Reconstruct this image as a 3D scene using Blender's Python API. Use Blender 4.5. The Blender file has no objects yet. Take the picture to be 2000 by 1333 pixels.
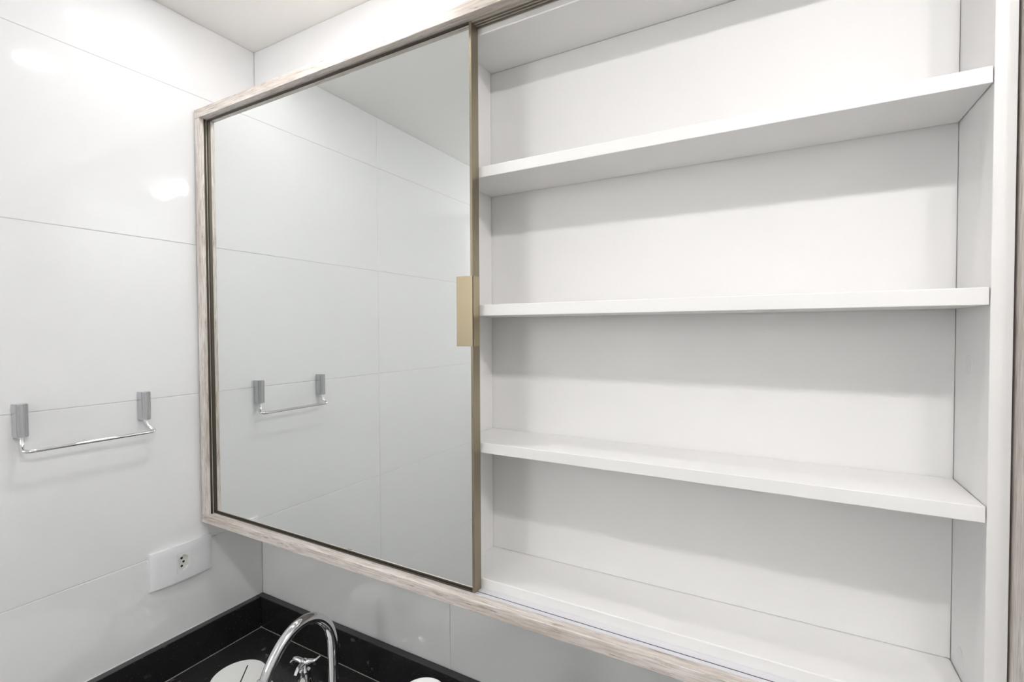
import bpy, bmesh, math, random
from mathutils import Matrix, Vector
random.seed(7)
ZO = 1.44                      # height of the reference tile joint above the floor
scene = bpy.context.scene

# ------------------------------------------------------------------ camera
cam_d = bpy.data.cameras.new('camera')
cam = bpy.data.objects.new('camera', cam_d)
scene.collection.objects.link(cam)
RT = (0.875288, 0.483577, -0.004839)
UP = (-0.006678, 0.022091, 0.999734)
FW = (-0.483555, 0.875023, -0.022565)
M = Matrix(((RT[0], UP[0], -FW[0], 1.0292), (RT[1], UP[1], -FW[1], -0.6793), (RT[2], UP[2], -FW[2], 0.1258 + ZO), (0, 0, 0, 1)))
cam.matrix_world = M
cam_d.sensor_fit = 'HORIZONTAL'; cam_d.sensor_width = 36.0
cam_d.lens = 944.724 / 2000 * 36
cam_d.clip_start = 0.01
scene.camera = cam
# ------------------------------------------------------------------ world, exposure
w = bpy.data.worlds.new('world'); scene.world = w; w.use_nodes = True
w.node_tree.nodes['Background'].inputs[0].default_value = (1.0, 0.995, 0.985, 1)
w.node_tree.nodes['Background'].inputs[1].default_value = 0.26  # fill light for the room, entering by the added window
vs = scene.view_settings
vs.view_transform = 'Standard'; vs.look = 'None'; vs.gamma = 1.0; vs.use_curve_mapping = False
vs.exposure = 5.07
scene.cycles.blur_glossy = 4.5
LAMPS = [(0.168, -0.236, 1.2, 0), (0.452, -0.228, 4.7, 0), (1.200, -0.70, 11.0, 1), (1.360, -0.70, 5.0, 1)]   # ceiling spots: x, y, strength, domed lens
LENS_R = 0.030

# ------------------------------------------------------------------ materials
def mat(name, base, rough=0.5, metal=0.0, ior=1.5, spec=None):
    m = bpy.data.materials.new(name); m.use_nodes = True
    b = m.node_tree.nodes['Principled BSDF']
    b.inputs['Base Color'].default_value = (*base, 1)
    b.inputs['Roughness'].default_value = rough
    b.inputs['Metallic'].default_value = metal
    b.inputs['IOR'].default_value = ior
    return m
def noise_tint(m, scale, amount, detail=3.0, coords='Object', vec_scale=(1, 1, 1)):
    nt = m.node_tree; b = nt.nodes['Principled BSDF']
    base = tuple(b.inputs['Base Color'].default_value)
    tc = nt.nodes.new('ShaderNodeTexCoord'); mp = nt.nodes.new('ShaderNodeMapping')
    mp.inputs['Scale'].default_value = vec_scale
    n = nt.nodes.new('ShaderNodeTexNoise'); n.inputs['Scale'].default_value = scale; n.inputs['Detail'].default_value = detail
    r = nt.nodes.new('ShaderNodeValToRGB')
    r.color_ramp.elements[0].position = 0.3; r.color_ramp.elements[1].position = 0.7
    r.color_ramp.elements[0].color = tuple(c * (1 - amount) for c in base[:3]) + (1,)
    r.color_ramp.elements[1].color = base
    nt.links.new(tc.outputs[coords], mp.inputs['Vector']); nt.links.new(mp.outputs['Vector'], n.inputs['Vector'])
    nt.links.new(n.outputs['Fac'], r.inputs['Fac']); nt.links.new(r.outputs['Color'], b.inputs['Base Color'])
    return n
def bump(m, scale, dist, detail=2.0, vec_scale=(1, 1, 1)):
    nt = m.node_tree; b = nt.nodes['Principled BSDF']
    tc = nt.nodes.new('ShaderNodeTexCoord'); mp = nt.nodes.new('ShaderNodeMapping'); mp.inputs['Scale'].default_value = vec_scale
    n = nt.nodes.new('ShaderNodeTexNoise'); n.inputs['Scale'].default_value = scale; n.inputs['Detail'].default_value = detail
    bp = nt.nodes.new('ShaderNodeBump'); bp.inputs['Distance'].default_value = dist; bp.inputs['Strength'].default_value = 1.0
    nt.links.new(tc.outputs['Object'], mp.inputs['Vector']); nt.links.new(mp.outputs['Vector'], n.inputs['Vector'])
    nt.links.new(n.outputs['Fac'], bp.inputs['Height']); nt.links.new(bp.outputs['Normal'], b.inputs['Normal'])

def wood(name, axis):
    m = bpy.data.materials.new(name); m.use_nodes = True
    nt = m.node_tree; b = nt.nodes['Principled BSDF']; L = nt.links.new
    b.inputs['Roughness'].default_value = 0.42
    tc = nt.nodes.new('ShaderNodeTexCoord')
    def stretched(lo, hi, scale, detail, rough):
        mp = nt.nodes.new('ShaderNodeMapping')
        s = [hi, hi, hi]; s['xyz'.index(axis)] = lo
        mp.inputs['Scale'].default_value = s
        n = nt.nodes.new('ShaderNodeTexNoise'); n.inputs['Scale'].default_value = scale
        n.inputs['Detail'].default_value = detail; n.inputs['Roughness'].default_value = rough
        L(tc.outputs['Object'], mp.inputs['Vector']); L(mp.outputs['Vector'], n.inputs['Vector'])
        return n
    def ramp(n, p0, c0, p1, c1):
        r = nt.nodes.new('ShaderNodeValToRGB'); e = r.color_ramp.elements
        e[0].position = p0; e[0].color = c0; e[1].position = p1; e[1].color = c1
        L(n.outputs['Fac'], r.inputs['Fac']); return r
    broad = ramp(stretched(0.5, 6, 6, 4, .55), .34, (.68, .61, .56, 1), .62, (.90, .865, .83, 1))
    fine = ramp(stretched(3, 60, 9, 5, .6), .40, (.62, .57, .53, 1), .60, (1, 1, 1, 1))
    dash = ramp(stretched(4, 50, 7, 6, .7), .33, (.46, .37, .34, 1), .43, (1, 1, 1, 1))
    m1 = nt.nodes.new('ShaderNodeMix'); m1.data_type = 'RGBA'; m1.blend_type = 'MULTIPLY'; m1.inputs['Factor'].default_value = .7
    L(broad.outputs['Color'], m1.inputs['A']); L(fine.outputs['Color'], m1.inputs['B'])
    m2 = nt.nodes.new('ShaderNodeMix'); m2.data_type = 'RGBA'; m2.blend_type = 'MULTIPLY'; m2.inputs['Factor'].default_value = .9
    L(m1.outputs['Result'], m2.inputs['A']); L(dash.outputs['Color'], m2.inputs['B'])
    L(m2.outputs['Result'], b.inputs['Base Color'])
    bp = nt.nodes.new('ShaderNodeBump'); bp.inputs['Distance'].default_value = .0002; bp.inputs['Strength'].default_value = .6
    L(fine.outputs['Color'], bp.inputs['Height']); L(bp.outputs['Normal'], b.inputs['Normal'])
    return m

TILE = mat('white_glazed_tile', (.87, .875, .885), .05, 0.0, 1.64); bump(TILE, 2.2, .0004)
GROUT = mat('pale_grout', (.78, .78, .78), .8)
PLASTER = mat('white_ceiling_paint', (.92, .915, .90), .75)
FLOOR = mat('light_floor_tile', (.83, .82, .80), .3); noise_tint(FLOOR, 6, .12)
WOODX = wood('whitewashed_wood_lengthwise', 'x')
WOODZ = wood('whitewashed_wood_upright', 'z')
MEL = mat('white_melamine', (.88, .87, .865), .38); bump(MEL, 900, .00004)
MELD = mat('white_melamine_back', (.86, .85, .845), .5)
BRONZE = mat('champagne_bronze_aluminium', (.33, .285, .21), .38, 1.0)
BRONZE_SHADED = mat('shaded_bronze_aluminium', (.12, .105, .085), .42, 1.0)  # same bronze, its dark reflections put into the colour
GOLD = mat('brushed_gold_handle', (.47, .395, .275), .36, 1.0)
ALU = mat('silver_track', (.62, .62, .64), .35, 1.0)
TRACKW = mat('pale_satin_track', (.74, .74, .77), .35)
TRACKB = mat('beige_track', (.50, .46, .41), .4, .6)
GAP = mat('track_groove', (.12, .12, .17), .6)
CHROME = mat('chrome', (.78, .78, .80), .06, 1.0)
CHROME_DIMMED = mat('dimmed_chrome', (.58, .58, .61), .07, 1.0)  # chrome with reflections of dark surroundings put into its colour
MIRROR = mat('mirror_silvering', (.865, .885, .875), .0, 1.0)
GLASSEDGE = mat('mirror_bevel', (.80, .86, .83), .12, 1.0)
PLASTIC = mat('white_plate_plastic', (.87, .88, .90), .30)
IVORY = mat('ivory_socket_plastic', (.80, .81, .77), .35)
DARK = mat('dark_hole', (.015, .015, .015), .7)
CERAMIC = mat('white_ceramic', (.90, .905, .89), .22)
CAPW = mat('white_cap_plastic', (.80, .79, .80), .4)
SEAL = mat('grey_sealant', (.40, .40, .36), .5)
SEALW = mat('white_sealant', (.85, .85, .85), .4)
DLTRIM = mat('downlight_trim', (.85, .85, .85), .4)

GRAN = mat('black_granite', (.008, .008, .008), .14)
def granite(m, dark=.016, stain=.10):
    nt = m.node_tree; b = nt.nodes['Principled BSDF']; L = nt.links.new
    tc = nt.nodes.new('ShaderNodeTexCoord')
    v = nt.nodes.new('ShaderNodeTexVoronoi'); v.inputs['Scale'].default_value = 160
    r = nt.nodes.new('ShaderNodeValToRGB'); r.color_ramp.elements[0].position = .06; r.color_ramp.elements[0].color = (.075, .075, .08, 1)
    r.color_ramp.elements[1].position = .16; r.color_ramp.elements[1].color = (dark, dark, dark, 1)
    n = nt.nodes.new('ShaderNodeTexNoise'); n.inputs['Scale'].default_value = 38; n.inputs['Detail'].default_value = 5
    r2 = nt.nodes.new('ShaderNodeValToRGB'); r2.color_ramp.elements[0].position = .66; r2.color_ramp.elements[0].color = (0, 0, 0, 1)
    r2.color_ramp.elements[1].position = .78; r2.color_ramp.elements[1].color = (stain, stain, stain, 1)
    mx = nt.nodes.new('ShaderNodeMix'); mx.data_type = 'RGBA'; mx.blend_type = 'ADD'; mx.inputs['Factor'].default_value = 1
    L(tc.outputs['Object'], v.inputs['Vector']); L(tc.outputs['Object'], n.inputs['Vector'])
    L(v.outputs['Distance'], r.inputs['Fac']); L(n.outputs['Fac'], r2.inputs['Fac'])
    L(r.outputs['Color'], mx.inputs['A']); L(r2.outputs['Color'], mx.inputs['B']); L(mx.outputs['Result'], b.inputs['Base Color'])
    rr = nt.nodes.new('ShaderNodeMapRange'); rr.inputs['To Min'].default_value = .10; rr.inputs['To Max'].default_value = .32
    L(n.outputs['Fac'], rr.inputs['Value']); L(rr.outputs['Result'], b.inputs['Roughness'])
granite(GRAN)
GRANT = mat('black_granite_top', (.02, .02, .02), .2); granite(GRANT, .026, .22)
HONED = mat('sawn_granite_edge', (.045, .045, .047), .35)

# ------------------------------------------------------------------ helpers
COL = scene.collection
ORG = {}
def tag(o, label=None, cat=None, group=None, kind=None):
    if label: o['label'] = label
    if cat: o['category'] = cat
    if group: o['group'] = group
    if kind: o['kind'] = kind
    return o
def thing(name, loc, label, cat, group=None):
    o = bpy.data.objects.new(name, None); COL.objects.link(o)
    o.location = (loc[0], loc[1], loc[2] + ZO); o.empty_display_size = .05
    ORG[o.name] = Vector(loc)
    return tag(o, label, cat, group)
def org(o):
    while o.parent: o = o.parent
    return ORG.get(o.name, Vector((0, 0, 0)))
def link(name, bm, material, parent=None, smooth=False, origin=None):
    """vertices are given in room coordinates (z from the reference joint)"""
    base = org(parent) if parent else (Vector(origin) if origin else Vector((0, 0, -ZO)))
    bmesh.ops.translate(bm, verts=bm.verts, vec=-base)
    bmesh.ops.recalc_face_normals(bm, faces=bm.faces)
    me = bpy.data.meshes.new(name); bm.to_mesh(me); bm.free()
    mats = material if isinstance(material, (list, tuple)) else [material]
    for mm in mats: me.materials.append(mm)
    if smooth:
        for p in me.polygons: p.use_smooth = True
        me.set_sharp_from_angle(angle=math.radians(38))
    o = bpy.data.objects.new(name, me); COL.objects.link(o)
    if parent: o.parent = parent
    else:
        o.location = (base.x, base.y, base.z + ZO); ORG[o.name] = base
    return o
def add_box(bm, lo, hi, bevel=0.0, seg=1):
    vs_ = bmesh.ops.create_cube(bm, size=1)['verts']
    for v in vs_:
        v.co = Vector([(lo[i] + hi[i]) / 2 + v.co[i] * (hi[i] - lo[i]) for i in range(3)])
    if bevel:
        es = {e for v in vs_ for e in v.link_edges}
        bmesh.ops.bevel(bm, geom=list(es), offset=bevel, segments=seg, affect='EDGES', profile=.5)
def box(name, lo, hi, material, parent=None, bevel=0.0, seg=1, smooth=False, origin=None):
    bm = bmesh.new(); add_box(bm, lo, hi, bevel, seg)
    return link(name, bm, material, parent, smooth, origin)
def add_tube(bm, pts, rad, seg=20, cap=True):
    pts = [Vector(q) for q in pts]; n = len(pts)
    rads = rad if isinstance(rad, (list, tuple)) else [rad] * n
    rings = []; prev = None
    for i, q in enumerate(pts):
        t = (pts[min(i + 1, n - 1)] - pts[max(i - 1, 0)]).normalized()
        a = prev if prev is not None else (Vector((1, 0, 0)) if abs(t.x) < .9 else Vector((0, 1, 0)))
        a = (a - t * a.dot(t)).normalized(); prev = a; b = t.cross(a)
        rings.append([bm.verts.new(q + (a * math.cos(2 * math.pi * k / seg) + b * math.sin(2 * math.pi * k / seg)) * rads[i]) for k in range(seg)])
    for i in range(n - 1):
        for k in range(seg):
            bm.faces.new((rings[i][k], rings[i][(k + 1) % seg], rings[i + 1][(k + 1) % seg], rings[i + 1][k]))
    if cap: bm.faces.new(rings[0]); bm.faces.new(rings[-1])
def smoothline(pts, sub=6):
    """Catmull-Rom through pts"""
    P = [Vector(q) for q in pts]; P = [P[0] * 2 - P[1]] + P + [P[-1] * 2 - P[-2]]; out = []
    for i in range(1, len(P) - 2):
        for k in range(sub):
            t = k / sub; a, b, c, d = P[i - 1], P[i], P[i + 1], P[i + 2]
            out.append(.5 * (2 * b + (c - a) * t + (2 * a - 5 * b + 4 * c - d) * t * t + (3 * b - a - 3 * c + d) * t ** 3))
    out.append(P[-2]); return out
def add_lathe(bm, c, prof, seg=48, ribs=0, rib=0.0, ribz=None):
    """prof: (radius, z) pairs from bottom to top around the vertical through c"""
    rings = []
    for r, z in prof:
        ring = []
        for k in range(seg):
            a = 2 * math.pi * k / seg; rr = r
            if ribs and ribz and ribz[0] <= z <= ribz[1]: rr = r + (rib if k % 2 else -rib)
            ring.append(bm.verts.new((c[0] + rr * math.cos(a), c[1] + rr * math.sin(a), z)))
        rings.append(ring)
    for i in range(len(rings) - 1):
        for k in range(seg):
            bm.faces.new((rings[i][k], rings[i][(k + 1) % seg], rings[i + 1][(k + 1) % seg], rings[i + 1][k]))
    bm.faces.new(rings[0]); bm.faces.new(rings[-1])

# ------------------------------------------------------------------ the room
XE, YE = 1.62, -1.75                       # far right wall, wall behind the camera
ZF, ZC, ZCT, ZBS = -ZO, .747, -.5386, -.4696
T = .0010                                   # tile proud of the grout by this much
def struct(name, lo, hi, m):
    return tag(box(name, lo, hi, m, origin=((lo[0] + hi[0]) / 2, (lo[1] + hi[1]) / 2, lo[2])), kind='structure')
floor = struct('floor', (-.1, YE - .1, ZF - .1), (XE + .1, .1, ZF), FLOOR)
ceiling = struct('ceiling', (-.1, YE - .1, ZC), (XE + .1, .1, ZC + .1), PLASTER)
wl = struct('wall_left', (-.1, YE - .1, ZF), (-T, .1, ZC), GROUT)
wb = struct('wall_back', (-T, -0 + T, ZF), (XE, .1, ZC), GROUT)
wr = struct('wall_right', (XE, YE - .1, ZF), (XE + .1, .1, ZC), PLASTER)
# wall behind the camera with a high window added to let in fill light
WX0, WX1, WZ0, WZ1 = .04, .46, .12, .71
bm = bmesh.new()
for lo_, hi_ in (((-T, YE - .1, ZF), (WX0, YE, ZC)), ((WX1, YE - .1, ZF), (XE, YE, ZC)), ((WX0, YE - .1, ZF), (WX1, YE, WZ0)), ((WX0, YE - .1, WZ1), (WX1, YE, ZC))):
    add_box(bm, lo_, hi_)
wf = tag(link('wall_front', bm, PLASTER, origin=(XE / 2, YE - .05, ZF)), kind='structure')
bm = bmesh.new()
for lo_, hi_ in (((WX0, YE - .07, WZ0), (WX0 + .03, YE - .03, WZ1)), ((WX1 - .03, YE - .07, WZ0), (WX1, YE - .03, WZ1)), ((WX0 + .03, YE - .07, WZ0), (WX1 - .03, YE - .03, WZ0 + .03)), ((WX0 + .03, YE - .07, WZ1 - .03), (WX1 - .03, YE - .03, WZ1))):
    add_box(bm, lo_, hi_)
tag(link('added_fill_window_1', bm, DLTRIM, origin=((WX0 + WX1) / 2, YE - .05, WZ0)), kind='structure')
tile_cache = {}
def tile(parent, axis, a0, a1, z0, z1):
    g = .0006; w_, h_ = a1 - a0 - 2 * g, z1 - z0 - 2 * g
    key = (axis, round(w_, 4), round(h_, 4))
    if key not in tile_cache:
        bm = bmesh.new()
        d = T + .004
        if axis == 'x': add_box(bm, (-d, -w_ / 2, -h_ / 2), (0, w_ / 2, h_ / 2), .0007, 2)
        else: add_box(bm, (-w_ / 2, 0, -h_ / 2), (w_ / 2, d, h_ / 2), .0007, 2)
        me = bpy.data.meshes.new('tile'); bm.to_mesh(me); bm.free(); me.materials.append(TILE); tile_cache[key] = me
    o = bpy.data.objects.new('tile', tile_cache[key]); COL.objects.link(o); o.parent = parent
    c = Vector((0, (a0 + a1) / 2, (z0 + z1) / 2)) if axis == 'x' else Vector(((a0 + a1) / 2, 0, (z0 + z1) / 2))
    o.location = c - ORG[parent.name]
rows = [ZF, -1.2, -.9, -.6, -.3, 0, .3, .6, ZC]
for z0, z1 in zip(rows, rows[1:]):
    for a0, a1 in zip((YE, -1.21, -.61), (-1.21, -.61, 0)): tile(wl, 'x', a0, a1, z0, z1)
    for a0, a1 in zip((0, .527, 1.127), (.527, 1.127, XE)): tile(wb, 'y', a0, a1, z0, z1)

# ------------------------------------------------------------------ mirror cabinet
X0, X1, YF = .0065, 1.2265, -.1330         # wood outside left and right, wood front
ZB0, ZB1, ZT0, ZT1 = -.2605, -.2445, .5490, .5665
YS, YB, XR, XP = -.1011, -.0060, 1.1922, .6205
cab = thing('mirror_cabinet', ((X0 + X1) / 2, 0, ZB0), 'whitewashed wood wall cabinet with open white shelves and a sliding mirror door', 'cabinet')
XS = .0238                                  # inner face of the left board
box('frame_board', (X0, YF, ZB0), (X1, -.0005, ZB1), WOODX, cab, .0006)
box('frame_board', (X0, YF, ZT0), (X1, -.0005, ZT1), WOODX, cab, .0006)
box('frame_board', (X0, YF + .0005, ZB1), (XS, -.0005, ZT0), WOODZ, cab, .0006)
box('frame_board', (1.2090, YF + .0005, ZB1), (X1, -.0005, ZT0), WOODZ, cab, .0006)
th = .0150
box('side_panel', (XR, YS, ZB1), (XR + th, -.0005, ZT0), MEL, cab, .0004)
box('side_panel', (XS + .0005, YS, ZB1), (XS + th, -.0005, ZT0), MEL, cab, .0004)
box('partition', (XP - th, YS, -.2291), (XP, YB - .0006, .5374), MEL, cab, .0004)
box('bottom_panel', (XS + th + .0004, YS, ZB1), (XR - .0005, -.0005, -.2291), MEL, cab, .0012, 2)
box('top_panel', (XS + th + .0004, YS, .5374), (XR - .0005, -.0005, ZT0), MEL, cab, .0012, 2)
box('back_panel', (XS + th + .0004, YB, -.2286), (XR - .0005, -.0005, .5368), MELD, cab)
for z1, z0 in ((.3554, .3404), (.1618, .1460), (-.0340, -.0488)):
    box('shelf', (XP + .0006, YS, z0), (XR - .0007, YB - .0007, z1), MEL, cab, .0007, 2)
    box('shelf', (XS + th + .0006, YS, z0), (XP - th - .0006, YB - .0007, z1), MEL, cab, .0007, 2)
for cy, cz in ((-.036, -.209), (-.047, .0895)):      # covers over the fixing screws in the end panel
    bm = bmesh.new(); add_tube(bm, [(XR - .0003, cy, cz), (XR + .0005, cy, cz)], .0100, 28); link('cover_cap', bm, MELD, cab)
box('added_dark_strip', (XS, -.1246, ZB1 + .0005), (XS + .0005, -.1206, ZT0 - .0005), BRONZE_SHADED, cab)['label'] = 'dark strip added on the inner face of the left board'  # added to darken the board's inner face beside the glass
# channel tracks, bottom and top
bm = bmesh.new()
for y0, y1, h in ((-.1192, -.1138, .0014), (-.1138, -.1127, .0002), (-.1127, -.1014, .0014)):
    add_box(bm, (XS + .001, y0, ZB1), (1.2085, y1, ZB1 + h), .0002 if h > .001 else 0)
tr = link('track', bm, [TRACKW, GAP], cab); tr['label'] = 'pale lower sliding track'
for p in tr.data.polygons: p.material_index = 1 if -.11395 < p.center.y < -.11255 else 0
bm = bmesh.new()
add_box(bm, (XS + .001, -.1190, ZT0 - .0006), (1.2085, -.1014, ZT0))
for y in (-.1190, -.1135, -.1085, -.1026): add_box(bm, (XS + .001, y, ZT0 - .0030), (1.2085, y + .0012, ZT0 - .0005))
link('track', bm, TRACKB, cab)['label'] = 'bronze upper sliding track'
# sliding door
DX0, DX1, DY0, DY1, DZ0, DZ1 = XS + .0006, .6590, -.1202, -.1032, ZB1 + .0032, ZT0 - .0032
GX0, GX1, GZ0, GZ1 = DX0 + .0034, DX1 - .0042, -.2368, .5452
bm = bmesh.new()
add_box(bm, (DX1 - .0042, DY0, ZB1 + .0018), (DX1, DY1, ZT0 - .0012), .0005, 2)      # right stile
add_box(bm, (DX0, DY0 + .001, ZB1 + .0018), (GX0, DY1, ZT0 - .0012), .0003)         # left stile
add_box(bm, (GX0, DY0, ZB1 + .0018), (GX1, DY1, ZB1 + .0046), .0004)                # bottom rail, two steps
add_box(bm, (GX0, DY0 + .0018, ZB1 + .0046), (GX1, DY1, GZ0), .0003)
add_box(bm, (GX0, DY0, ZT0 - .0032), (GX1, DY1, ZT0 - .0012), .0004)                # top rail, two steps
add_box(bm, (GX0, DY0 + .0018, GZ1), (GX1, DY1, ZT0 - .0032), .0003)
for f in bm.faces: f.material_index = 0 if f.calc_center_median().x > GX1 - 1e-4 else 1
door = link('sliding_door', bm, [BRONZE, BRONZE_SHADED], cab); door['label'] = 'bronze framed sliding mirror door'
box('mirror_pane', (GX0, DY0 + .0022, GZ0), (GX1, DY0 + .0062, GZ1), MIRROR, door)['label'] = 'clear mirror glass'
bm = bmesh.new()
hz0, hz1 = .1035, .2010
add_box(bm, (.6330, DY0 - .0026, hz0), (DX1 + .0008, DY0 - .0002, hz1), .0004, 2)
add_box(bm, (DX1 + .0002, DY0 - .0026, hz0), (DX1 + .0008, DY1 - .0010, hz1), .0003)
link('handle', bm, GOLD, door)['label'] = 'brushed gold pull handle'

# ------------------------------------------------------------------ black stone worktop with its upstands
XC, YC = 1.42, -.486
ctop = thing('countertop', (XC / 2, 0, ZCT - .16), 'black speckled granite worktop with upstand under the mirror cabinet', 'countertop')
SC, SR = (.353, -.318), .155                # basin centre and radius
bm = bmesh.new()
def loop(pts):
    v = [bm.verts.new(q) for q in pts]; return [bm.edges.new((v[i], v[(i + 1) % len(v)])) for i in range(len(v))]
es = loop([(.0005, -.0005, ZCT), (XC, -.0005, ZCT), (XC, YC, ZCT), (.0005, YC, ZCT)])
es += loop([(SC[0] + (SR - .012) * math.cos(2 * math.pi * k / 48), SC[1] + (SR - .012) * math.sin(2 * math.pi * k / 48), ZCT) for k in range(48)])
fs = [f for f in bmesh.ops.triangle_fill(bm, use_beauty=True, edges=es)['geom'] if isinstance(f, bmesh.types.BMFace)]
ex = bmesh.ops.extrude_face_region(bm, geom=fs)['geom']
bmesh.ops.translate(bm, verts=[v for v in ex if isinstance(v, bmesh.types.BMVert)], vec=(0, 0, -.02))
link('slab', bm, GRANT, ctop)
box('apron', (.0005, YC, ZCT - .16), (XC, YC + .02, ZCT - .0205), GRAN, ctop, .001)
UP_T = .0150
for lo_, hi_ in (((.0005, -UP_T, ZCT + .0004), (XC, -.0005, ZBS)), ((.0005, YC, ZCT + .0004), (UP_T, -UP_T - .0003, ZBS))):
    o = box('upstand', lo_, hi_, [GRAN, HONED], ctop, .0012, 2)
    for p in o.data.polygons: p.material_index = 1 if p.normal.z > .5 else 0
bm = bmesh.new()
add_box(bm, (UP_T, -UP_T - .0010, ZCT), (XC, -UP_T, ZCT + .0008))
add_box(bm, (UP_T, YC, ZCT), (UP_T + .0011, -UP_T, ZCT + .0009))
add_box(bm, (UP_T, -UP_T - .0030, ZCT), (UP_T + .0030, -UP_T, ZCT + .0030), .0012)
link('sealant', bm, SEAL, ctop)
bm = bmesh.new()
add_box(bm, (.0002, YC, ZBS), (.0014, -.002, ZBS + .0010))
link('sealant', bm, SEALW, ctop)
# basin
bas = thing('wash_basin', (SC[0], SC[1], ZCT - .13), 'round white ceramic wash basin set into the black worktop', 'basin')
bm = bmesh.new()
prof = [(.02, -.12), (.07, -.118), (.115, -.095), (.136, -.05), (.141, -.002), (.143, .004), (SR, .004), (SR + .001, .001), (SR, .0004), (.1425, .0002), (.1415, -.05), (.122, -.10), (.075, -.126), (.02, -.128)]
add_lathe(bm, SC, [(r, ZCT + z) for r, z in prof], 64)
link('bowl', bm, CERAMIC, bas, True)
bm = bmesh.new(); add_lathe(bm, SC, [(.021, ZCT - .121), (.021, ZCT - .1175), (.018, ZCT - .1165)], 32)
link('drain', bm, CHROME, bas, True)

# ------------------------------------------------------------------ tap
sx = .353
sp = thing('tap_spout', (sx, -.105, ZCT), 'tall chrome swan neck tap spout on the black worktop', 'tap')
path = [(sx, -.1050, ZCT + .004), (sx, -.1050, -.50), (sx, -.1050, -.4566), (sx, -.1053, -.4300), (sx, -.1062, -.4130), (sx, -.1088, -.3990),
        (sx, -.1155, -.3806), (sx, -.1278, -.3640), (sx, -.1415, -.3532), (sx, -.1564, -.3480), (sx, -.1709, -.3477), (sx, -.1851, -.3516),
        (sx, -.1971, -.3588), (sx, -.2079, -.3680), (sx, -.2185, -.3805), (sx, -.2272, -.3935), (sx, -.2330, -.4060)]
bm = bmesh.new(); add_tube(bm, smoothline(path, 6), .0086, 28)
link('spout_pipe', bm, CHROME, sp, True)
bm = bmesh.new()
add_tube(bm, [(sx, -.2312, -.4020), (sx, -.2318, -.4032), (sx, -.2372, -.4160), (sx, -.2380, -.4176), (sx, -.2382, -.4182)], [.0098, .0116, .0116, .0108, .0085], 32)
link('nozzle', bm, CHROME, sp, True)
bm = bmesh.new(); add_lathe(bm, (sx, -.105), [(.0255, ZCT), (.0255, ZCT + .003), (.022, ZCT + .007), (.012, ZCT + .012), (.0095, ZCT + .020)], 48)
link('base_flange', bm, CHROME, sp, True)
def tap_valve(x, y, label):
    o = thing('tap_valve', (x, y, ZCT), label, 'tap handle', 'lever valves of the basin tap')
    bm = bmesh.new()
    add_lathe(bm, (x, y), [(.0245, ZCT), (.0245, ZCT + .003), (.0205, ZCT + .007), (.0155, ZCT + .016), (.0118, ZCT + .030), (.0100, ZCT + .040), (.0104, ZCT + .0415), (.0104, ZCT + .0445), (.0078, ZCT + .046), (.0055, ZCT + .047), (.0055, ZCT + .056)], 40)
    link('valve_body', bm, CHROME, o, True)
    z = ZCT + .0575; bm = bmesh.new()
    def arm(ang, length, dz_mid, dz_tip, r0, r1, r2):
        c, s = math.cos(ang), math.sin(ang)
        pts = [(x, y, z - .001), (x + c * length * .35, y + s * length * .35, z + dz_mid * .6), (x + c * length * .7, y + s * length * .7, z + dz_mid), (x + c * length, y + s * length, z + dz_tip)]
        n = smoothline(pts, 5); m_ = len(n)
        rr = [r0 + (r1 - r0) * min(1, 2 * i / m_) if i < m_ / 2 else r1 + (r2 - r1) * (2 * i / m_ - 1) for i in range(m_)]
        add_tube(bm, n, rr, 16)
    arm(math.radians(195), .0270, .0035, -.0040, .0062, .0046, .0034)     # towards the left wall, tip drooping
    arm(math.radians(28), .0290, .0040, .0115, .0062, .0036, .0012)       # blade rising to a point
    arm(math.radians(-75), .0240, -.0020, -.0085, .0062, .0046, .0036)    # towards the room
    arm(math.radians(-30), .0170, -.0065, -.0105, .0050, .0034, .0028)
    bmesh.ops.create_uvsphere(bm, u_segments=20, v_segments=12, radius=.0074, matrix=Matrix.Translation((x, y, z)))
    link('lever', bm, CHROME, o, True)
tap_valve(.2715, -.1010, 'chrome lever tap valve between the swan neck spout and the round white dish')
tap_valve(.4345, -.1050, 'chrome lever tap valve on the side of the spout away from the white dish')

# ------------------------------------------------------------------ white dish with slot
dc, dr, dz = (.1700, -.1620), .0460, ZCT + .036
dish = thing('slotted_dish', (*dc, ZCT), 'round white ceramic dish with a narrow slot in its flat top', 'dish')
bm = bmesh.new()
prof = [(dr - .006, ZCT), (dr - .002, ZCT + .003), (dr - .0005, ZCT + .010), (dr, ZCT + .030), (dr - .0006, ZCT + .0348), (dr - .0025, dz)]
N = 64
rings = []
for r, z in prof:
    rings.append([bm.verts.new((dc[0] + r * math.cos(2 * math.pi * k / N), dc[1] + r * math.sin(2 * math.pi * k / N), z)) for k in range(N)])
for i in range(len(rings) - 1):
    for k in range(N): bm.faces.new((rings[i][k], rings[i][(k + 1) % N], rings[i + 1][(k + 1) % N], rings[i + 1][k]))
bm.faces.new(rings[0])
a, b_ = Vector((.1580, -.1368)), Vector((.1965, -.1785))
dv = (b_ - a).normalized(); nv = Vector((-dv.y, dv.x)) * .0011
slot = [a + nv, a - nv, b_ - nv, b_ + nv]
top = [bm.edges.get((rings[-1][k], rings[-1][(k + 1) % N])) for k in range(N)]
sv = [bm.verts.new((q.x, q.y, dz)) for q in slot]; se = [bm.edges.new((sv[i], sv[(i + 1) % 4])) for i in range(4)]
bmesh.ops.triangle_fill(bm, use_beauty=True, edges=top + se)
lv = [bm.verts.new((q.x, q.y, dz - .02)) for q in slot]
wall = [bm.faces.new((sv[i], sv[(i + 1) % 4], lv[(i + 1) % 4], lv[i])) for i in range(4)] + [bm.faces.new(lv)]
for f in wall: f.material_index = 1
link('dish_body', bm, [CERAMIC, DARK], dish)

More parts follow.
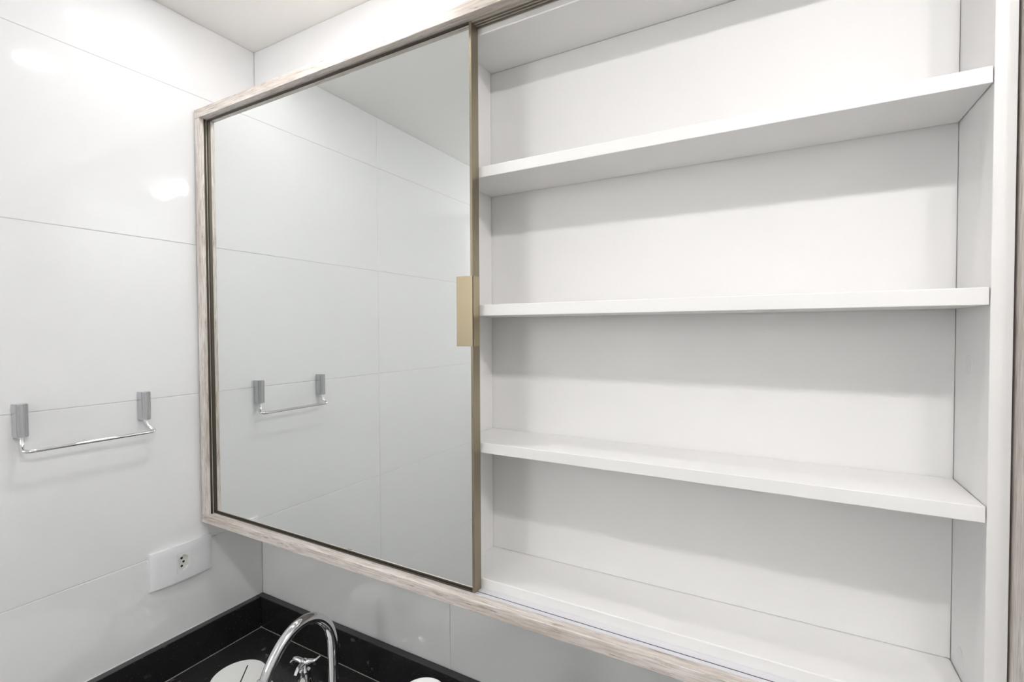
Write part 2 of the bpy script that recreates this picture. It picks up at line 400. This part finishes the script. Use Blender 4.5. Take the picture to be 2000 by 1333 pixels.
# ------------------------------------------------------------------ bottle with ribbed white cap
bc = (.6885, -.2700)
bot = thing('ribbed_cap_bottle', (*bc, ZCT), 'white bottle with finely ribbed white screw cap on the black worktop', 'bottle')
bm = bmesh.new(); zb = ZCT
add_lathe(bm, bc, [(.030, zb), (.034, zb + .004), (.035, zb + .012), (.035, zb + .175), (.033, zb + .195), (.026, zb + .210), (.020, zb + .216), (.020, zb + .224)], 40)
link('bottle_body', bm, CERAMIC, bot, True)
bm = bmesh.new(); zt = -.273
add_lathe(bm, bc, [(.0255, zb + .2195), (.0262, zb + .2215), (.0262, zt - .003), (.0248, zt - .0006), (.0225, zt)], 88, 44, .0004, (zb + .22, zt - .002))
link('cap', bm, CAPW, bot)

# ------------------------------------------------------------------ chrome towel rail
rail = thing('towel_rail', (0, -.312, -.01), 'small chrome towel rail with two upright holders on the tiled wall', 'towel rail')
def holder(y):
    bm = bmesh.new(); prof = []
    hw, dp = .0082, .0200
    for k in range(13):
        a_ = -math.pi / 2 + math.pi * k / 12
        prof.append((dp - hw + hw * math.cos(a_), y + hw * math.sin(a_)))
    prof = [(.0002, y - hw)] + prof + [(.0002, y + hw)]
    for z0, z1, s in ((-.0350, -.0338, .93), (-.0338, .0148, 1.0), (.0148, .0160, .93)):
        pr = [(.0002 + (q[0] - .0002) * (1 if s == 1 else .97), y + (q[1] - y) * s) for q in prof]
        lo_ = [bm.verts.new((*q, z0)) for q in pr]; hi_ = [bm.verts.new((*q, z1)) for q in pr]
        bm.faces.new(lo_); bm.faces.new(hi_)
        for i in range(len(pr)): bm.faces.new((lo_[i], lo_[(i + 1) % len(pr)], hi_[(i + 1) % len(pr)], hi_[i]))
    return link('holder', bm, CHROME_DIMMED, rail, True)
HY0, HY1 = -.3965, -.2305
holder(HY0); holder(HY1)
bx, bz, E0, E1 = .0310, -.0560, -.3990, -.2226
def arm_pts(h, e, d): return [(.0120, h, -.0335), (.0120, h, -.0390), (.0140, h + (e - h) * .3, -.0458), (.0185, h + (e - h) * .7, -.0510), (.0240, e, -.0544), (.0270, e + d * .0014, bz + .0006), (.0294, e + d * .0045, bz + .0001), (.0306, e + d * .0090, bz), (bx, e + d * .0150, bz)]
pts = arm_pts(HY0, E0, 1) + [(bx, -.37, bz), (bx, -.34, bz), (bx, -.312, bz), (bx, -.28, bz), (bx, -.25, bz)] + arm_pts(HY1, E1, -1)[::-1]
bm = bmesh.new(); add_tube(bm, smoothline(pts, 6), .0029, 18); link('bar', bm, CHROME, rail, True)

# ------------------------------------------------------------------ wall socket
PY0, PY1, PZ0, PZ1 = -.2255, -.1130, -.3620, -.2910
sock = thing('wall_socket', (0, (PY0 + PY1) / 2, PZ0), 'white wall socket plate with one three-hole outlet on the tiled wall', 'socket')
MC = (-.1700, -.3268)                       # centre of the outlet module
mw, mh = .0125, .0190
ys = sorted(set([PY0 + (PY1 - PY0) * k / 24 for k in range(25)] + [MC[0] - mw, MC[0] + mw]))
zs = sorted(set([PZ0 + (PZ1 - PZ0) * k / 10 for k in range(11)] + [MC[1] - mh, MC[1] + mh]))
def bulge(y): 
    t = (y - (PY0 + PY1) / 2) / ((PY1 - PY0) / 2); return .0048 + .0052 * (1 - t * t)
bm = bmesh.new(); V = {}
for i, y in enumerate(ys):
    for j, z in enumerate(zs):
        e = .0010 if (i in (0, len(ys) - 1) or j in (0, len(zs) - 1)) else 0
        V[i, j] = bm.verts.new((bulge(y) - e, y, z))
for i in range(len(ys) - 1):
    for j in range(len(zs) - 1):
        if MC[0] - mw - 1e-6 < (ys[i] + ys[i + 1]) / 2 < MC[0] + mw and MC[1] - mh < (zs[j] + zs[j + 1]) / 2 < MC[1] + mh: continue
        bm.faces.new((V[i, j], V[i + 1, j], V[i + 1, j + 1], V[i, j + 1]))
bd = [e for e in bm.edges if len(e.link_faces) == 1]
ex = bmesh.ops.extrude_edge_only(bm, edges=bd)['geom']
for v in ex:
    if isinstance(v, bmesh.types.BMVert): v.co.x = .0002
o = link('plate', bm, PLASTIC, sock, True)
bm = bmesh.new(); fx = bulge(MC[0]) - .0002
outer = [(MC[0] + sy * (mw - .0003), MC[1] + sz * (mh - .0003)) for sy, sz in ((-1, -1), (1, -1), (1, 1), (-1, 1))]
hexa = [(MC[0] - .0092, MC[1] - .0095), (MC[0], MC[1] - .0165), (MC[0] + .0092, MC[1] - .0095), (MC[0] + .0092, MC[1] + .0095), (MC[0], MC[1] + .0165), (MC[0] - .0092, MC[1] + .0095)]
ov = [bm.verts.new((fx, *q)) for q in outer]; hv = [bm.verts.new((fx, *q)) for q in hexa]; dv_ = [bm.verts.new((fx - .0050, *q)) for q in hexa]
oe = [bm.edges.new((ov[i], ov[(i + 1) % 4])) for i in range(4)]; he = [bm.edges.new((hv[i], hv[(i + 1) % 6])) for i in range(6)]
bmesh.ops.triangle_fill(bm, use_beauty=True, edges=oe + he)
for f in [bm.faces.new((hv[i], hv[(i + 1) % 6], dv_[(i + 1) % 6], dv_[i])) for i in range(6)] + [bm.faces.new(dv_)]: f.material_index = 1
bv = [bm.verts.new((.0004, *q)) for q in outer]
for i in range(4): bm.faces.new((ov[i], ov[(i + 1) % 4], bv[(i + 1) % 4], bv[i]))
outlet = link('outlet', bm, [PLASTIC, IVORY], sock)
for dy, dz_ in ((-.0014, .0078), (.0020, 0), (-.0014, -.0078)):
    bm = bmesh.new(); c = (fx - .0049, MC[0] + dy, MC[1] + dz_)
    add_tube(bm, [c, (c[0] + .0003, c[1], c[2])], .0022, 16)
    link('pin_hole', bm, DARK, outlet)

# ------------------------------------------------------------------ ceiling spots
names = ['recessed round ceiling spot close to the wall with the towel rail', 'recessed round ceiling spot above the mirror door', 'domed ceiling spot of the closely set pair, the one towards the mirror', 'domed ceiling spot of the closely set pair, the one away from the mirror']
for (lx, ly, st, dome), lab in zip(LAMPS, names):
    o = thing('ceiling_spot', (lx, ly, ZC - .006), lab, 'ceiling lamp', 'recessed ceiling spots')
    bm = bmesh.new()
    add_lathe(bm, (lx, ly), [(LENS_R + .001, ZC - .0035), (LENS_R + .002, ZC - .006), (LENS_R + .011, ZC - .0045), (LENS_R + .012, ZC - .0005), (LENS_R + .001, ZC - .0005)], 40)
    bm.faces.ensure_lookup_table()
    for f in [f for f in bm.faces if len(f.verts) > 4]: bm.faces.remove(f)
    link('trim_ring', bm, DLTRIM, o, True)
    m = bpy.data.materials.new('lamp_lens'); m.use_nodes = True
    b = m.node_tree.nodes['Principled BSDF']; b.inputs['Base Color'].default_value = (.8, .8, .8, 1)
    b.inputs['Emission Color'].default_value = (1.0, .99, .975, 1); b.inputs['Emission Strength'].default_value = st
    prof = [(.004, ZC - .0215), (.014, ZC - .0200), (.022, ZC - .0160), (.0275, ZC - .0100)] if dome else [(.006, ZC - .0085), (.020, ZC - .0075), (.027, ZC - .0055)]
    bm = bmesh.new(); add_lathe(bm, (lx, ly), prof + [(LENS_R, ZC - .0034), (LENS_R, ZC - .0010)], 20)
    link('lens', bm, m, o, True)
